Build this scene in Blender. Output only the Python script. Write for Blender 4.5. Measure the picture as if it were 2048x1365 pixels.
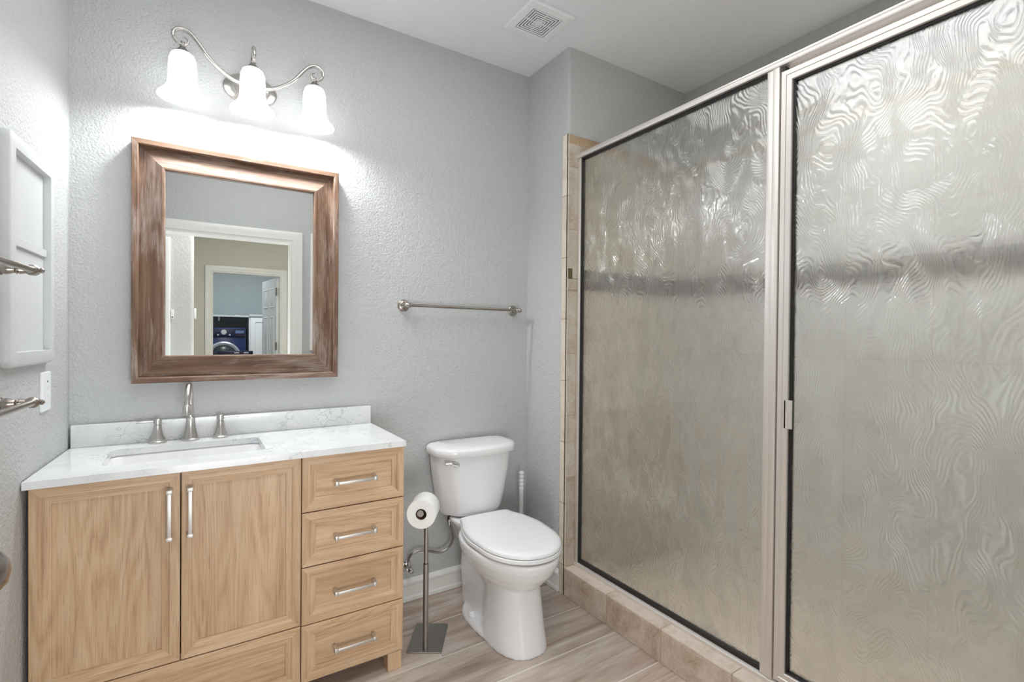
import bpy, bmesh, math, random
from mathutils import Vector, Matrix
random.seed(7)
PI = math.pi
S = bpy.context.scene
for o in list(bpy.data.objects): bpy.data.objects.remove(o, do_unlink=True)
COL = S.collection

# ------------------------------------------------------------------ camera, world, lights, exposure
cam_d = bpy.data.cameras.new('camera'); cam = bpy.data.objects.new('camera', cam_d); COL.objects.link(cam)
cam_d.sensor_width = 36.0; cam_d.lens = 995.17/2048*36; cam_d.clip_start = 0.02
CR = Vector((0.84261888, -0.5384365, 0.00891963)); CU = Vector((-0.00229679, 0.01297003, 0.99991325)); CF = Vector((0.53850548, 0.84256627, -0.00969212))
m = Matrix.Identity(4)
for i in range(3): m[i][0], m[i][1], m[i][2] = CR[i], CU[i], -CF[i]
m.translation = (0.37427, -2.30441, 1.29452)
cam.matrix_world = m; S.camera = cam

w = bpy.data.worlds.new('world'); S.world = w; w.use_nodes = True
w.node_tree.nodes['Background'].inputs[0].default_value = (0.75, 0.82, 0.9, 1)
w.node_tree.nodes['Background'].inputs[1].default_value = 0.25

S.view_settings.view_transform = 'Standard'; S.view_settings.look = 'None'
S.view_settings.gamma = 1.0; S.view_settings.use_curve_mapping = False
S.view_settings.exposure = 0.43
try:
    S.cycles.max_bounces = 12; S.cycles.diffuse_bounces = 5; S.cycles.glossy_bounces = 6; S.cycles.transmission_bounces = 10; S.cycles.transparent_max_bounces = 12
    S.cycles.sample_clamp_indirect = 6.0; S.cycles.blur_glossy = 0.6
except Exception: pass

def area(name, loc, size, power, color=(1, 1, 1), rot=(0, 0, 0), sy=None):
    d = bpy.data.lights.new(name, 'AREA'); d.energy = power; d.color = color
    d.shape = 'RECTANGLE'; d.size = size; d.size_y = sy or size
    o = bpy.data.objects.new(name, d); o.location = loc; o.rotation_euler = rot; COL.objects.link(o); return o
area('fill_light_bathroom', (0.85, -1.25, 2.72), 1.2, 10, (1.0, 0.995, 0.98), sy=1.3)  # added overhead fill for the room's ambient level, not a known fixture
hw = area('fill_light_hall', (0.60, -2.95, 0.62), 0.8, 17, (0.95, 0.98, 1.0), sy=0.6)      # added fill low in the hall, aimed up through the doorway
hw.rotation_euler = (Vector((0.60, -2.95, 0.62))-Vector((1.15, -0.3, 2.0))).to_track_quat('Z', 'Y').to_euler()
sl = area('fill_light_shower', (2.42, -1.50, 2.725), 0.65, 9.0, (0.98, 0.99, 1.0), sy=1.1); sl.data.spread = math.radians(112)  # unseen lamp added to lift the shower interior behind the glass
area('ceiling_light_hall', (0.95, -2.72, 2.72), 0.5, 22, (1.0, 0.97, 0.90))
area('ceiling_light_laundry', (1.1, -6.0, 2.72), 0.9, 26, (0.93, 0.97, 1.0))
VANITY_W = 7.0

# ------------------------------------------------------------------ materials
class NT:
    def __init__(s, name):
        s.m = bpy.data.materials.new(name); s.m.use_nodes = True; s.t = s.m.node_tree
        s.b = s.t.nodes['Principled BSDF']; s.out = s.t.nodes['Material Output']
    def n(s, typ, **kw):
        nd = s.t.nodes.new(typ)
        for k, v in kw.items():
            if k in nd.inputs: nd.inputs[k].default_value = v
            else: setattr(nd, k, v)
        return nd
    def l(s, a, b): s.t.links.new(a, b)
    def coords(s, scale=(1, 1, 1), rot=(0, 0, 0), loc=(0, 0, 0)):
        tc = s.n('ShaderNodeTexCoord'); mp = s.n('ShaderNodeMapping')
        mp.inputs['Scale'].default_value = scale; mp.inputs['Rotation'].default_value = rot; mp.inputs['Location'].default_value = loc
        s.l(tc.outputs['Object'], mp.inputs['Vector']); return mp.outputs['Vector']
    def noise(s, vec, scale, detail=4, rough=0.55, dist=0.0):
        nd = s.n('ShaderNodeTexNoise'); s.l(vec, nd.inputs['Vector'])
        nd.inputs['Scale'].default_value = scale; nd.inputs['Detail'].default_value = detail
        nd.inputs['Roughness'].default_value = rough; nd.inputs['Distortion'].default_value = dist
        return nd.outputs['Fac']
    def ramp(s, fac, stops, interp='LINEAR'):
        nd = s.n('ShaderNodeValToRGB'); nd.color_ramp.interpolation = interp
        el = nd.color_ramp.elements
        while len(el) < len(stops): el.new(0.5)
        for e, (p, c) in zip(el, stops): e.position = p; e.color = (*c, 1) if len(c) == 3 else c
        s.l(fac, nd.inputs['Fac']); return nd.outputs['Color']
    def mix(s, fac, a, b, mode='MIX'):
        nd = s.n('ShaderNodeMix'); nd.data_type = 'RGBA'; nd.blend_type = mode
        for i, v in ((0, fac), (6, a), (7, b)):
            if hasattr(v, 'links'): s.l(v, nd.inputs[i])
            else: nd.inputs[i].default_value = v if i == 0 else (*v, 1)
        return nd.outputs[2]
    def math(s, op, a, b=0.0):
        nd = s.n('ShaderNodeMath'); nd.operation = op
        for i, v in ((0, a), (1, b)):
            if hasattr(v, 'links'): s.l(v, nd.inputs[i])
            else: nd.inputs[i].default_value = v
        return nd.outputs[0]
    def bump(s, h, strength, dist):
        nd = s.n('ShaderNodeBump'); nd.inputs['Strength'].default_value = strength; nd.inputs['Distance'].default_value = dist
        s.l(h, nd.inputs['Height']); s.l(nd.outputs['Normal'], s.b.inputs['Normal']); return nd
    def set(s, **kw):
        for k, v in kw.items():
            k = k.replace('_', ' ')
            i = s.b.inputs[k]
            if hasattr(v, 'links'): s.l(v, i)
            elif isinstance(v, tuple): i.default_value = (*v, 1) if len(v) == 3 else v
            else: i.default_value = v
        return s

def srgb(r, g, b):
    f = lambda c: (c/255/12.92) if c/255 <= 0.04045 else ((c/255+0.055)/1.055)**2.4
    return (f(r), f(g), f(b))

def simple(name, col, rough=0.5, metal=0.0, **kw):
    n = NT(name); n.set(Base_Color=col, Roughness=rough, Metallic=metal, **kw); return n.m

def paint(name, col, strength=0.35, scale=120):
    n = NT(name); v = n.coords()
    a = n.noise(v, scale, 3, 0.5, 0.4); b = n.noise(v, scale*0.35, 2, 0.5, 0.2)
    h = n.math('ADD', n.math('MULTIPLY', a, 0.7), n.math('MULTIPLY', b, 0.5))
    hh = n.ramp(h, [(0.42, (0, 0, 0)), (0.78, (1, 1, 1))])
    n.bump(hh, strength, 0.004); n.set(Base_Color=col, Roughness=0.55); return n.m

def wood(name, axis, light, mid, dark, boards=True, rough=0.42, ring=16.0, wash=None, scl=1.0):
    """axis: 0 grain along x, 2 along z"""
    n = NT(name)
    def sv(a, k=1.0):
        q = [k*scl]*3; q[axis] = a*k*scl; return tuple(q)
    vec = n.coords(sv(0.11))
    if boards:      # glued boards: shift the figure from board to board
        tc = n.n('ShaderNodeTexCoord'); sp = n.n('ShaderNodeSeparateXYZ'); n.l(tc.outputs['Object'], sp.inputs[0])
        src = sp.outputs[2] if axis == 0 else sp.outputs[0]
        fl = n.math('FLOOR', n.math('MULTIPLY', src, 11.0))
        wn = n.n('ShaderNodeTexWhiteNoise'); wn.noise_dimensions = '1D'; n.l(fl, wn.inputs['W'])
        ad = n.n('ShaderNodeVectorMath'); ad.operation = 'ADD'; n.l(vec, ad.inputs[0])
        cb = n.n('ShaderNodeCombineXYZ'); n.l(n.math('MULTIPLY', wn.outputs['Value'], 9.0), cb.inputs[1]); n.l(cb.outputs[0], ad.inputs[1]); vec = ad.outputs[0]
    f = n.noise(vec, 6.0, 2, 0.45, 0.25)
    rg = n.math('MULTIPLY', n.math('PINGPONG', n.math('MULTIPLY', f, ring), 0.5), 2.0)
    med = n.noise(n.coords(sv(0.05)), 34.0, 4, 0.6, 0.3)
    fine = n.noise(n.coords(sv(0.022)), 210.0, 4, 0.65, 0.0)
    g = n.math('ADD', n.math('MULTIPLY', rg, 0.15), n.math('ADD', n.math('MULTIPLY', med, 0.47), n.math('MULTIPLY', fine, 0.38)))
    c = n.ramp(g, [(0.24, dark), (0.45, mid), (0.68, light)])
    if boards:
        c = n.mix(1.0, c, n.ramp(wn.outputs['Value'], [(0, (0.90, 0.885, 0.87)), (0.5, (1, 1, 1)), (1, (1.06, 1.06, 1.06))]), 'MULTIPLY')
    p = n.noise(n.coords(sv(0.035)), 330.0, 3, 0.6, 0.0)
    c = n.mix(1.0, c, n.ramp(p, [(0.32, (0.78, 0.74, 0.70)), (0.46, (1, 1, 1))]), 'MULTIPLY')
    if wash:
        wm_ = n.noise(n.coords(sv(0.3)), 9.0, 4, 0.65, 0.5)
        sc_ = n.noise(n.coords(sv(0.06)), 120.0, 3, 0.7, 0.0)
        k = n.ramp(n.math('ADD', n.math('MULTIPLY', wm_, 0.6), n.math('MULTIPLY', sc_, 0.4)), [(0.48, (0, 0, 0)), (0.64, (0.75, 0.75, 0.75))])
        sp2 = n.n('ShaderNodeSeparateColor'); n.l(k, sp2.inputs[0]); c = n.mix(sp2.outputs[0], c, wash)
    n.set(Base_Color=c, Roughness=rough); n.bump(n.math('ADD', fine, n.math('MULTIPLY', p, 0.7)), 0.15, 0.0012); return n.m

WALL = paint('wall_paint', srgb(192, 194, 194), 0.6)
CEIL = paint('ceiling_paint', srgb(232, 235, 238), 0.28, 95)
HALLP = paint('hall_paint', srgb(205, 203, 190), 0.25)
LAUNP = paint('laundry_paint', srgb(170, 178, 180), 0.15)
WTRIM = simple('white_trim_paint', srgb(232, 232, 228), 0.35)
WDOOR = simple('white_door_paint', srgb(236, 238, 238), 0.35)
CABW = simple('white_cabinet_paint', srgb(205, 208, 209), 0.4)
OL, OM, OD = srgb(217, 187, 155), srgb(199, 165, 130), srgb(160, 125, 94)
OAKV = wood('oak_vertical_grain', 2, OL, OM, OD)
OAKH = wood('oak_horizontal_grain', 0, OL, OM, OD)
OAKY = wood('oak_side_grain', 2, OM, OD, srgb(130, 98, 66), boards=False)
RL, RM, RD = srgb(138, 109, 88), srgb(102, 74, 56), srgb(60, 42, 31)
REDV = wood('weathered_wood_vertical', 2, RL, RM, RD, boards=False, rough=0.6, ring=10.0, wash=srgb(172, 158, 148), scl=1.3)
REDH = wood('weathered_wood_horizontal', 0, RL, RM, RD, boards=False, rough=0.6, ring=10.0, wash=srgb(172, 158, 148), scl=1.3)
NICKEL = simple('brushed_nickel', (0.58, 0.56, 0.535), 0.30, 1.0)
PULL = simple('satin_pull_metal', (0.62, 0.595, 0.56), 0.46, 0.9)
DNICK = simple('satin_nickel', (0.40, 0.365, 0.335), 0.27, 1.0)
CHROME = simple('chrome', (0.75, 0.75, 0.76), 0.08, 1.0)
STEEL = simple('brushed_steel', (0.40, 0.385, 0.36), 0.38, 1.0)
FRAME = simple('shower_frame_metal', (0.80, 0.76, 0.73), 0.46, 0.7)
PORC = simple('white_porcelain', srgb(236, 236, 238), 0.12)
PLAST = simple('white_plastic', srgb(238, 239, 241), 0.3)
WPLATE = simple('white_plate_plastic', srgb(235, 237, 240), 0.4)
BLACK = simple('black_rubber', (0.012, 0.011, 0.012), 0.5)
DARK = simple('dark_slot', (0.02, 0.018, 0.018), 0.8)
PAPER = simple('toilet_paper', srgb(240, 240, 238), 0.9)
CARD = simple('cardboard_core', srgb(120, 95, 70), 0.9)
MIRROR = simple('mirror_silver', (0.90, 0.92, 0.92), 0.0, 1.0)
BLUE = simple('blue_enamel', srgb(28, 44, 92), 0.25)
DBLUE = simple('dark_blue_panel', srgb(18, 26, 58), 0.3)
SILVER = simple('silver_plastic', srgb(190, 193, 196), 0.3, 0.4)
DGLASS = simple('dark_door_glass', srgb(52, 58, 62), 0.15)
GREYW = simple('grey_shelf_paint', srgb(190, 198, 198), 0.5)
NOZZLE = simple('blue_display', srgb(92, 110, 150), 0.4)

def quartz():
    n = NT('white_quartz'); v = n.coords()
    w1 = n.noise(v, 7.0, 5, 0.6, 0.8)
    d = n.n('ShaderNodeVectorMath'); d.operation = 'MULTIPLY_ADD'
    nn = n.n('ShaderNodeTexNoise'); n.l(v, nn.inputs['Vector']); nn.inputs['Scale'].default_value = 9.0; nn.inputs['Detail'].default_value = 5
    n.l(nn.outputs['Color'], d.inputs[0]); d.inputs[1].default_value = (0.34, 0.34, 0.34); n.l(v, d.inputs[2])
    vo = n.n('ShaderNodeTexVoronoi'); vo.feature = 'DISTANCE_TO_EDGE'; n.l(d.outputs[0], vo.inputs['Vector']); vo.inputs['Scale'].default_value = 11.0
    vein = n.ramp(vo.outputs['Distance'], [(0.0, (1, 1, 1)), (0.035, (0, 0, 0))])
    mask = n.ramp(n.noise(v, 6.0, 2, 0.5), [(0.45, (0, 0, 0)), (0.62, (1, 1, 1))])
    f = n.mix(1.0, vein, mask, 'MULTIPLY')
    sep = n.n('ShaderNodeSeparateColor'); n.l(f, sep.inputs[0])
    base = n.ramp(w1, [(0.3, srgb(224, 227, 228)), (0.7, srgb(240, 241, 242))])
    c = n.mix(n.math('MULTIPLY', sep.outputs[0], 0.75), base, srgb(172, 178, 182))
    n.set(Base_Color=c, Roughness=0.14); return n.m
QUARTZ = quartz()

def floor_mat():
    n = NT('wood_look_floor_tile')
    v = n.coords((1, 1, 1), loc=(-1.217+3*1.2-0.4*0, 0.244+0.24*20, 0))
    br = n.n('ShaderNodeTexBrick'); n.l(v, br.inputs['Vector']); br.offset = 0.36; br.offset_frequency = 2
    br.inputs['Scale'].default_value = 1.0; br.inputs['Brick Width'].default_value = 1.2; br.inputs['Row Height'].default_value = 0.24
    br.inputs['Mortar Size'].default_value = 0.003; br.inputs['Mortar Smooth'].default_value = 0.1
    br.inputs['Color1'].default_value = (0, 0, 0, 1); br.inputs['Color2'].default_value = (1, 1, 1, 1); br.inputs['Mortar'].default_value = (0.5, 0.5, 0.5, 1)
    sepb = n.n('ShaderNodeSeparateColor'); n.l(br.outputs['Color'], sepb.inputs[0])
    # shift the grain per plank
    sh = n.n('ShaderNodeCombineXYZ'); n.l(n.math('MULTIPLY', sepb.outputs[0], 7.0), sh.inputs[0]); n.l(n.math('MULTIPLY', sepb.outputs[0], 3.0), sh.inputs[1])
    va = n.n('ShaderNodeVectorMath'); va.operation = 'ADD'; n.l(n.coords((0.10, 1, 1)), va.inputs[0]); n.l(sh.outputs[0], va.inputs[1])
    g = n.noise(va.outputs[0], 11.0, 6, 0.6, 1.2)
    g2 = n.noise(va.outputs[0], 60.0, 4, 0.6, 0.3)
    gg = n.math('ADD', n.math('MULTIPLY', g, 0.75), n.math('MULTIPLY', g2, 0.25))
    c = n.ramp(gg, [(0.30, srgb(150, 130, 116)), (0.44, srgb(187, 170, 157)), (0.57, srgb(213, 202, 192)), (0.70, srgb(230, 223, 216))])
    c = n.mix(1.0, c, n.ramp(sepb.outputs[0], [(0, (0.80, 0.775, 0.76)), (1, (1.08, 1.08, 1.08))]), 'MULTIPLY')
    c = n.mix(br.outputs['Fac'], c, srgb(222, 217, 208))
    n.set(Base_Color=c, Roughness=0.33); n.bump(n.math('SUBTRACT', 1.0, br.outputs['Fac']), 0.4, 0.002); return n.m
FLOOR = floor_mat()

def tile_mat(name, ua, va_, tw, th, c1, c2, c3, ou=0.0, ov=0.0, offset=0.0, grout=srgb(176, 156, 132), mortar=0.0025, rough=0.45):
    """stone tile in the plane of two axes"""
    n = NT(name)
    tc = n.n('ShaderNodeTexCoord'); sp = n.n('ShaderNodeSeparateXYZ'); n.l(tc.outputs['Object'], sp.inputs[0])
    cb = n.n('ShaderNodeCombineXYZ')
    n.l(n.math('ADD', sp.outputs[ua], ou+20*tw), cb.inputs[0]); n.l(n.math('ADD', sp.outputs[va_], ov+20*th), cb.inputs[1])
    br = n.n('ShaderNodeTexBrick'); n.l(cb.outputs[0], br.inputs['Vector']); br.offset = offset; br.offset_frequency = 2
    br.inputs['Scale'].default_value = 1.0; br.inputs['Brick Width'].default_value = tw; br.inputs['Row Height'].default_value = th
    br.inputs['Mortar Size'].default_value = mortar; br.inputs['Mortar Smooth'].default_value = 0.1
    br.inputs['Color1'].default_value = (0, 0, 0, 1); br.inputs['Color2'].default_value = (1, 1, 1, 1)
    s = n.n('ShaderNodeSeparateColor'); n.l(br.outputs['Color'], s.inputs[0])
    v = n.coords()
    vs = n.n('ShaderNodeVectorMath'); vs.operation = 'ADD'; n.l(v, vs.inputs[0])
    c4 = n.n('ShaderNodeCombineXYZ'); n.l(n.math('MULTIPLY', s.outputs[0], 13.0), c4.inputs[0]); n.l(n.math('MULTIPLY', s.outputs[0], 5.0), c4.inputs[2]); n.l(c4.outputs[0], vs.inputs[1])
    a = n.noise(vs.outputs[0], 9.0, 6, 0.62, 0.8); b = n.noise(vs.outputs[0], 75.0, 4, 0.6, 0.4)
    g = n.math('ADD', n.math('MULTIPLY', a, 0.7), n.math('MULTIPLY', b, 0.3))
    c = n.ramp(g, [(0.34, c3), (0.5, c2), (0.66, c1)])
    c = n.mix(1.0, c, n.ramp(s.outputs[0], [(0, (0.88, 0.86, 0.84)), (1, (1.06, 1.06, 1.06))]), 'MULTIPLY')
    c = n.mix(br.outputs['Fac'], c, grout)
    n.set(Base_Color=c, Roughness=rough); n.bump(n.math('ADD', n.math('SUBTRACT', 1.0, br.outputs['Fac']), n.math('MULTIPLY', b, 0.25)), 0.35, 0.002); return n.m
T1, T2, T3 = srgb(210, 203, 192), srgb(195, 184, 169), srgb(167, 151, 132)
TILE_XZ = tile_mat('travertine_end_wall', 0, 2, 0.31, 0.311, T1, T2, T3, ou=-0.27, ov=-0.277)
TILE_YZ = tile_mat('travertine_back_wall', 1, 2, 0.31, 0.311, srgb(222, 223, 222), srgb(211, 210, 208), srgb(190, 187, 182), ou=0.0, ov=-0.277)
TILE_ST = tile_mat('travertine_edge_strip', 1, 2, 3.0, 0.308, srgb(232, 224, 212), srgb(224, 212, 196), srgb(206, 190, 172), ou=1.0, ov=-0.458)
TILE_CF = tile_mat('travertine_curb_front', 1, 2, 0.309, 1.0, srgb(217, 204, 192), srgb(199, 181, 165), srgb(164, 141, 119), ou=0.357, ov=0.3)
TILE_CT = tile_mat('travertine_curb_top', 1, 0, 0.309, 1.0, srgb(231, 220, 209), srgb(220, 205, 192), srgb(198, 180, 164), ou=0.357, ov=-1.5)
TILE_FL = tile_mat('shower_floor_tile', 0, 1, 0.05, 0.05, T1, T2, T3)

def mosaic(name, ua):
    n = NT(name)
    tc = n.n('ShaderNodeTexCoord'); sp = n.n('ShaderNodeSeparateXYZ'); n.l(tc.outputs['Object'], sp.inputs[0])
    fu = n.math('MULTIPLY', sp.outputs[ua], 1/0.05); fv = n.math('MULTIPLY', n.math('SUBTRACT', sp.outputs[2], 1.530), 1/0.0525)
    cb = n.n('ShaderNodeCombineXYZ'); n.l(n.math('FLOOR', fu), cb.inputs[0]); n.l(n.math('FLOOR', fv), cb.inputs[1])
    wn = n.n('ShaderNodeTexWhiteNoise'); wn.noise_dimensions = '2D'; n.l(cb.outputs[0], wn.inputs['Vector'])
    c = n.ramp(wn.outputs['Value'], [(0, srgb(88, 82, 82)), (0.2, srgb(112, 92, 94)), (0.38, srgb(108, 112, 108)), (0.55, srgb(84, 82, 84)), (0.72, srgb(124, 104, 100)), (0.84, srgb(180, 168, 150))], 'CONSTANT')
    gu = n.math('PINGPONG', fu, 0.5); gv = n.math('PINGPONG', fv, 0.5)
    gr = n.math('LESS_THAN', n.math('MINIMUM', gu, gv), 0.04)
    c = n.mix(gr, c, srgb(150, 138, 124))
    n.set(Base_Color=c, Roughness=0.25); return n.m
MOS_X = mosaic('mosaic_end_wall', 0); MOS_Y = mosaic('mosaic_back_wall', 1)

def obscure_glass():
    n = NT('obscure_swirl_glass')
    v = n.coords((1, 1, 0.62))
    nn = n.n('ShaderNodeTexNoise'); n.l(v, nn.inputs['Vector']); nn.inputs['Scale'].default_value = 6.5; nn.inputs['Detail'].default_value = 1.5
    d = n.n('ShaderNodeVectorMath'); d.operation = 'MULTIPLY_ADD'; n.l(nn.outputs['Color'], d.inputs[0]); d.inputs[1].default_value = (0.5, 0.5, 0.5); n.l(v, d.inputs[2])
    wv = n.n('ShaderNodeTexWave'); wv.wave_type = 'BANDS'; wv.bands_direction = 'Y'; n.l(d.outputs[0], wv.inputs['Vector'])
    wv.inputs['Scale'].default_value = 22.0; wv.inputs['Distortion'].default_value = 2.5; wv.inputs['Detail'].default_value = 1.5; wv.inputs['Detail Scale'].default_value = 1.2
    lo = n.noise(v, 16.0, 2, 0.5, 1.0)
    h = n.math('ADD', n.math('MULTIPLY', wv.outputs['Fac'], 0.5), n.math('MULTIPLY', lo, 0.6))
    b = n.bump(h, 0.30, 0.006)
    b2 = n.n('ShaderNodeBump'); b2.inputs['Strength'].default_value = 0.5; b2.inputs['Distance'].default_value = 0.006
    hc = n.math('ADD', n.math('MULTIPLY', wv.outputs['Fac'], 0.26), n.math('MULTIPLY', lo, 0.9))
    n.l(hc, b2.inputs['Height']); n.l(b2.outputs['Normal'], n.b.inputs['Coat Normal'])
    n.set(Base_Color=(0.975, 0.982, 0.975), Roughness=0.22, IOR=1.3, Transmission_Weight=1.0, Coat_Weight=1.0, Coat_Roughness=0.05, Coat_IOR=2.1)
    tr = n.n('ShaderNodeBsdfTransparent'); tr.inputs[0].default_value = (0.93, 0.95, 0.93, 1)
    mx = n.n('ShaderNodeMixShader'); mx.inputs[0].default_value = 0.36
    n.l(n.b.outputs[0], mx.inputs[1]); n.l(tr.outputs[0], mx.inputs[2]); n.l(mx.outputs[0], n.out.inputs['Surface'])
    return n.m
GLASS = obscure_glass()

def shade_mat():
    n = NT('lit_frosted_shade')
    n.set(Base_Color=(0.95, 0.95, 0.94), Roughness=0.3, Emission_Color=(0.97, 0.985, 1.0), Emission_Strength=2.0)
    return n.m
SHADE = shade_mat()
BULB = NT('lit_bulb').set(Base_Color=(1, 1, 1), Emission_Color=(1, 0.98, 0.95), Emission_Strength=12.0).m

# ------------------------------------------------------------------ mesh helpers
def V(*a): return Vector(a)
def box(bm, x0, x1, y0, y1, z0, z1, bev=0.0, seg=2, mi=0):
    vs = [bm.verts.new((x, y, z)) for x in (x0, x1) for y in (y0, y1) for z in (z0, z1)]
    fs = [bm.faces.new([vs[i] for i in f]) for f in ((0, 1, 3, 2), (4, 6, 7, 5), (0, 4, 5, 1), (2, 3, 7, 6), (0, 2, 6, 4), (1, 5, 7, 3))]
    for f in fs: f.material_index = mi
    if bev > 0:
        es = list({e for f in fs for e in f.edges})
        r = bmesh.ops.bevel(bm, geom=es, offset=bev, segments=seg, affect='EDGES', profile=0.5)
        for f in r['faces']: f.material_index = mi
    return vs
def B(*a, **k):
    bm = bmesh.new(); box(bm, *a, **k); return bm
def rings(bm, rs, cap0=True, cap1=True, closed=True, mi=0):
    """rs: list of rings (equal length lists of points)"""
    vr = [[bm.verts.new(p) for p in r] for r in rs]
    n = len(vr[0])
    for a, b in zip(vr, vr[1:]):
        for i in range(n if closed else n-1):
            j = (i+1) % n
            f = bm.faces.new((a[i], a[j], b[j], b[i])); f.material_index = mi
    if cap0: bm.faces.new(list(reversed(vr[0]))).material_index = mi
    if cap1: bm.faces.new(vr[-1]).material_index = mi
    return vr
def lathe(bm, prof, c=(0, 0, 0), d=(0, 0, 1), n=32, cap0=True, cap1=True, mi=0):
    """prof: list of (h, r) along axis d from c"""
    d = Vector(d).normalized(); c = Vector(c)
    u = d.orthogonal().normalized(); w_ = d.cross(u)
    rings(bm, [[c+d*h+(u*math.cos(2*PI*i/n)+w_*math.sin(2*PI*i/n))*r for i in range(n)] for h, r in prof], cap0, cap1, mi=mi)
def tube(bm, pts, r, n=16, flat=(1, 1), up=None, mi=0):
    pts = [Vector(p) for p in pts]; rs = r if isinstance(r, (list, tuple)) else [r]*len(pts)
    prev = None; out = []
    for i, p in enumerate(pts):
        t = (pts[min(i+1, len(pts)-1)]-pts[max(i-1, 0)]).normalized()
        if up is not None: u = (Vector(up)-t*t.dot(Vector(up))).normalized()
        elif prev is None: u = t.orthogonal().normalized()
        else: u = (prev-t*prev.dot(t)).normalized()
        prev = u; w_ = t.cross(u)
        out.append([p+(u*math.cos(2*PI*k/n)*flat[0]+w_*math.sin(2*PI*k/n)*flat[1])*rs[i] for k in range(n)])
    rings(bm, out, mi=mi)
def spline(pts, n=10, closed=False):
    pts = [Vector(p) for p in pts]; out = []
    for i in range(len(pts)-1):
        p0 = pts[max(i-1, 0)]; p1 = pts[i]; p2 = pts[i+1]; p3 = pts[min(i+2, len(pts)-1)]
        for k in range(n):
            t = k/n
            out.append(0.5*((2*p1)+(p2-p0)*t+(2*p0-5*p1+4*p2-p3)*t*t+(3*p1-p0-3*p2+p3)*t**3))
    out.append(pts[-1]); return out
def rrect(cx, cy, hx, hy, r, z, n=6):
    out = []
    for sx, sy, a0 in ((1, 1, 0), (-1, 1, PI/2), (-1, -1, PI), (1, -1, 1.5*PI)):
        for k in range(n+1):
            a = a0+PI/2*k/n
            out.append(V(cx+sx*(hx-r)+r*math.cos(a), cy+sy*(hy-r)+r*math.sin(a), z))
    return out

ROOTS = {}
def root_of(o):
    while o.parent: o = o.parent
    return o
def thing(name, label, cat, loc=(0, 0, 0), rotz=0.0, group=None):
    o = bpy.data.objects.new(name, None); COL.objects.link(o); o.empty_display_size = 0.1
    o.location = loc; o.rotation_euler = (0, 0, rotz)
    o['label'] = label; o['category'] = cat
    if group: o['group'] = group
    ROOTS[o.name] = Matrix.Translation(loc) @ Matrix.Rotation(rotz, 4, 'Z')
    return o
def fin(name, bm, mats, parent=None, sm=30, local=False, label=None, doubles=False):
    if parent is not None and not local:
        r = root_of(parent)
        if r.name in ROOTS: bm.transform(ROOTS[r.name].inverted())
    if doubles: bmesh.ops.remove_doubles(bm, verts=bm.verts, dist=1e-5)
    bmesh.ops.recalc_face_normals(bm, faces=bm.faces)
    if sm:
        for f in bm.faces: f.smooth = True
        ca = math.radians(sm)
        for e in bm.edges:
            if len(e.link_faces) == 2 and e.calc_face_angle(0) > ca: e.smooth = False
    me = bpy.data.meshes.new(name); bm.to_mesh(me); bm.free()
    for mt in (mats if isinstance(mats, (list, tuple)) else [mats]): me.materials.append(mt)
    o = bpy.data.objects.new(name, me); COL.objects.link(o)
    if parent: o.parent = parent
    if label: o['label'] = label
    return o
def tag(o, label, cat, group=None):
    o['label'] = label; o['category'] = cat
    if group: o['group'] = group
    return o
def struct(name, bm, mats, sm=30, parent=None):
    o = fin(name, bm, mats, parent, sm); 
    if parent is None: o['kind'] = 'structure'
    return o
def copy_tree(o, parent=None):
    c = o.copy(); COL.objects.link(c); c.parent = parent
    for ch in list(o.children): copy_tree(ch, c)
    return c

# ------------------------------------------------------------------ room shell
H = 2.74; XR = 1.945; YR = -0.354; XB = 2.82; YF = -2.22
LA = math.atan(0.055)                        # the left wall runs a little out of square
LROT = -LA
LORG = (0.006, 0.0, 0.0)                     # local frame of the left wall: +x out of the wall, y along it
struct('wall_back', B(-0.3, XR+0.02, 0, 0.12, 0, H), WALL)
bm = bmesh.new(); box(bm, -0.12, 0.0, -2.5, 0.05, 0, H)
bm.transform(Matrix.Translation(LORG) @ Matrix.Rotation(LROT, 4, 'Z'))
struct('wall_left', bm, WALL)
bm = bmesh.new()
vs = box(bm, XR, XB+0.12, YR, 0.12, 0, H)
e = [e for e in bm.edges if all(abs(v.co.x-XR) < 1e-5 and abs(v.co.y-YR) < 1e-5 for v in e.verts)]
bmesh.ops.bevel(bm, geom=e, offset=0.018, segments=6, affect='EDGES', profile=0.5)
struct('wall_right', bm, WALL)
struct('wall_shower', B(XB, XB+0.12, YF-0.12, YR, 0, H), WALL)
bm = bmesh.new()
box(bm, -0.3, 0.14, YF-0.12, YF, 0, H); box(bm, 1.056, XB+0.12, YF-0.12, YF, 0, H); box(bm, 0.14, 1.056, YF-0.12, YF, 2.06, H)
struct('wall_front', bm, WALL)
struct('floor', B(-0.4, XB+0.12, YF-0.12, 0.12, -0.1, 0), FLOOR)
struct('ceiling', B(-0.4, XB+0.12, YF-0.12, 0.12, H, H+0.1), CEIL)

def casing(bm, x0, x1, ztop, y, wd=0.09, out=1, z0=0.0):
    """moulded casing around an opening in a wall facing out*y"""
    prof = [(0.0, 0.010), (0.012, 0.012), (0.022, 0.019), (0.034, 0.017), (0.05, 0.021), (0.068, 0.024), (0.082, 0.022), (wd, 0.016)]
    P = [V(x0, y, z0), V(x0, y, ztop), V(x1, y, ztop), V(x1, y, z0)]
    D = [V(-1, 0, 0), V(-1, 0, 1), V(1, 0, 1), V(1, 0, 0)]
    sec = []
    for p, d in zip(P, D):
        sec.append([p] + [p+d*a+V(0, out*b, 0) for a, b in prof] + [p+d*wd])
    rings(bm, sec)
def jamb(bm, x0, x1, ztop, ya, yb, t=0.012):
    box(bm, x0, x0+t, ya, yb, 0, ztop); box(bm, x1-t, x1, ya, yb, 0, ztop); box(bm, x0, x1, ya, yb, ztop-t, ztop)
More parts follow.
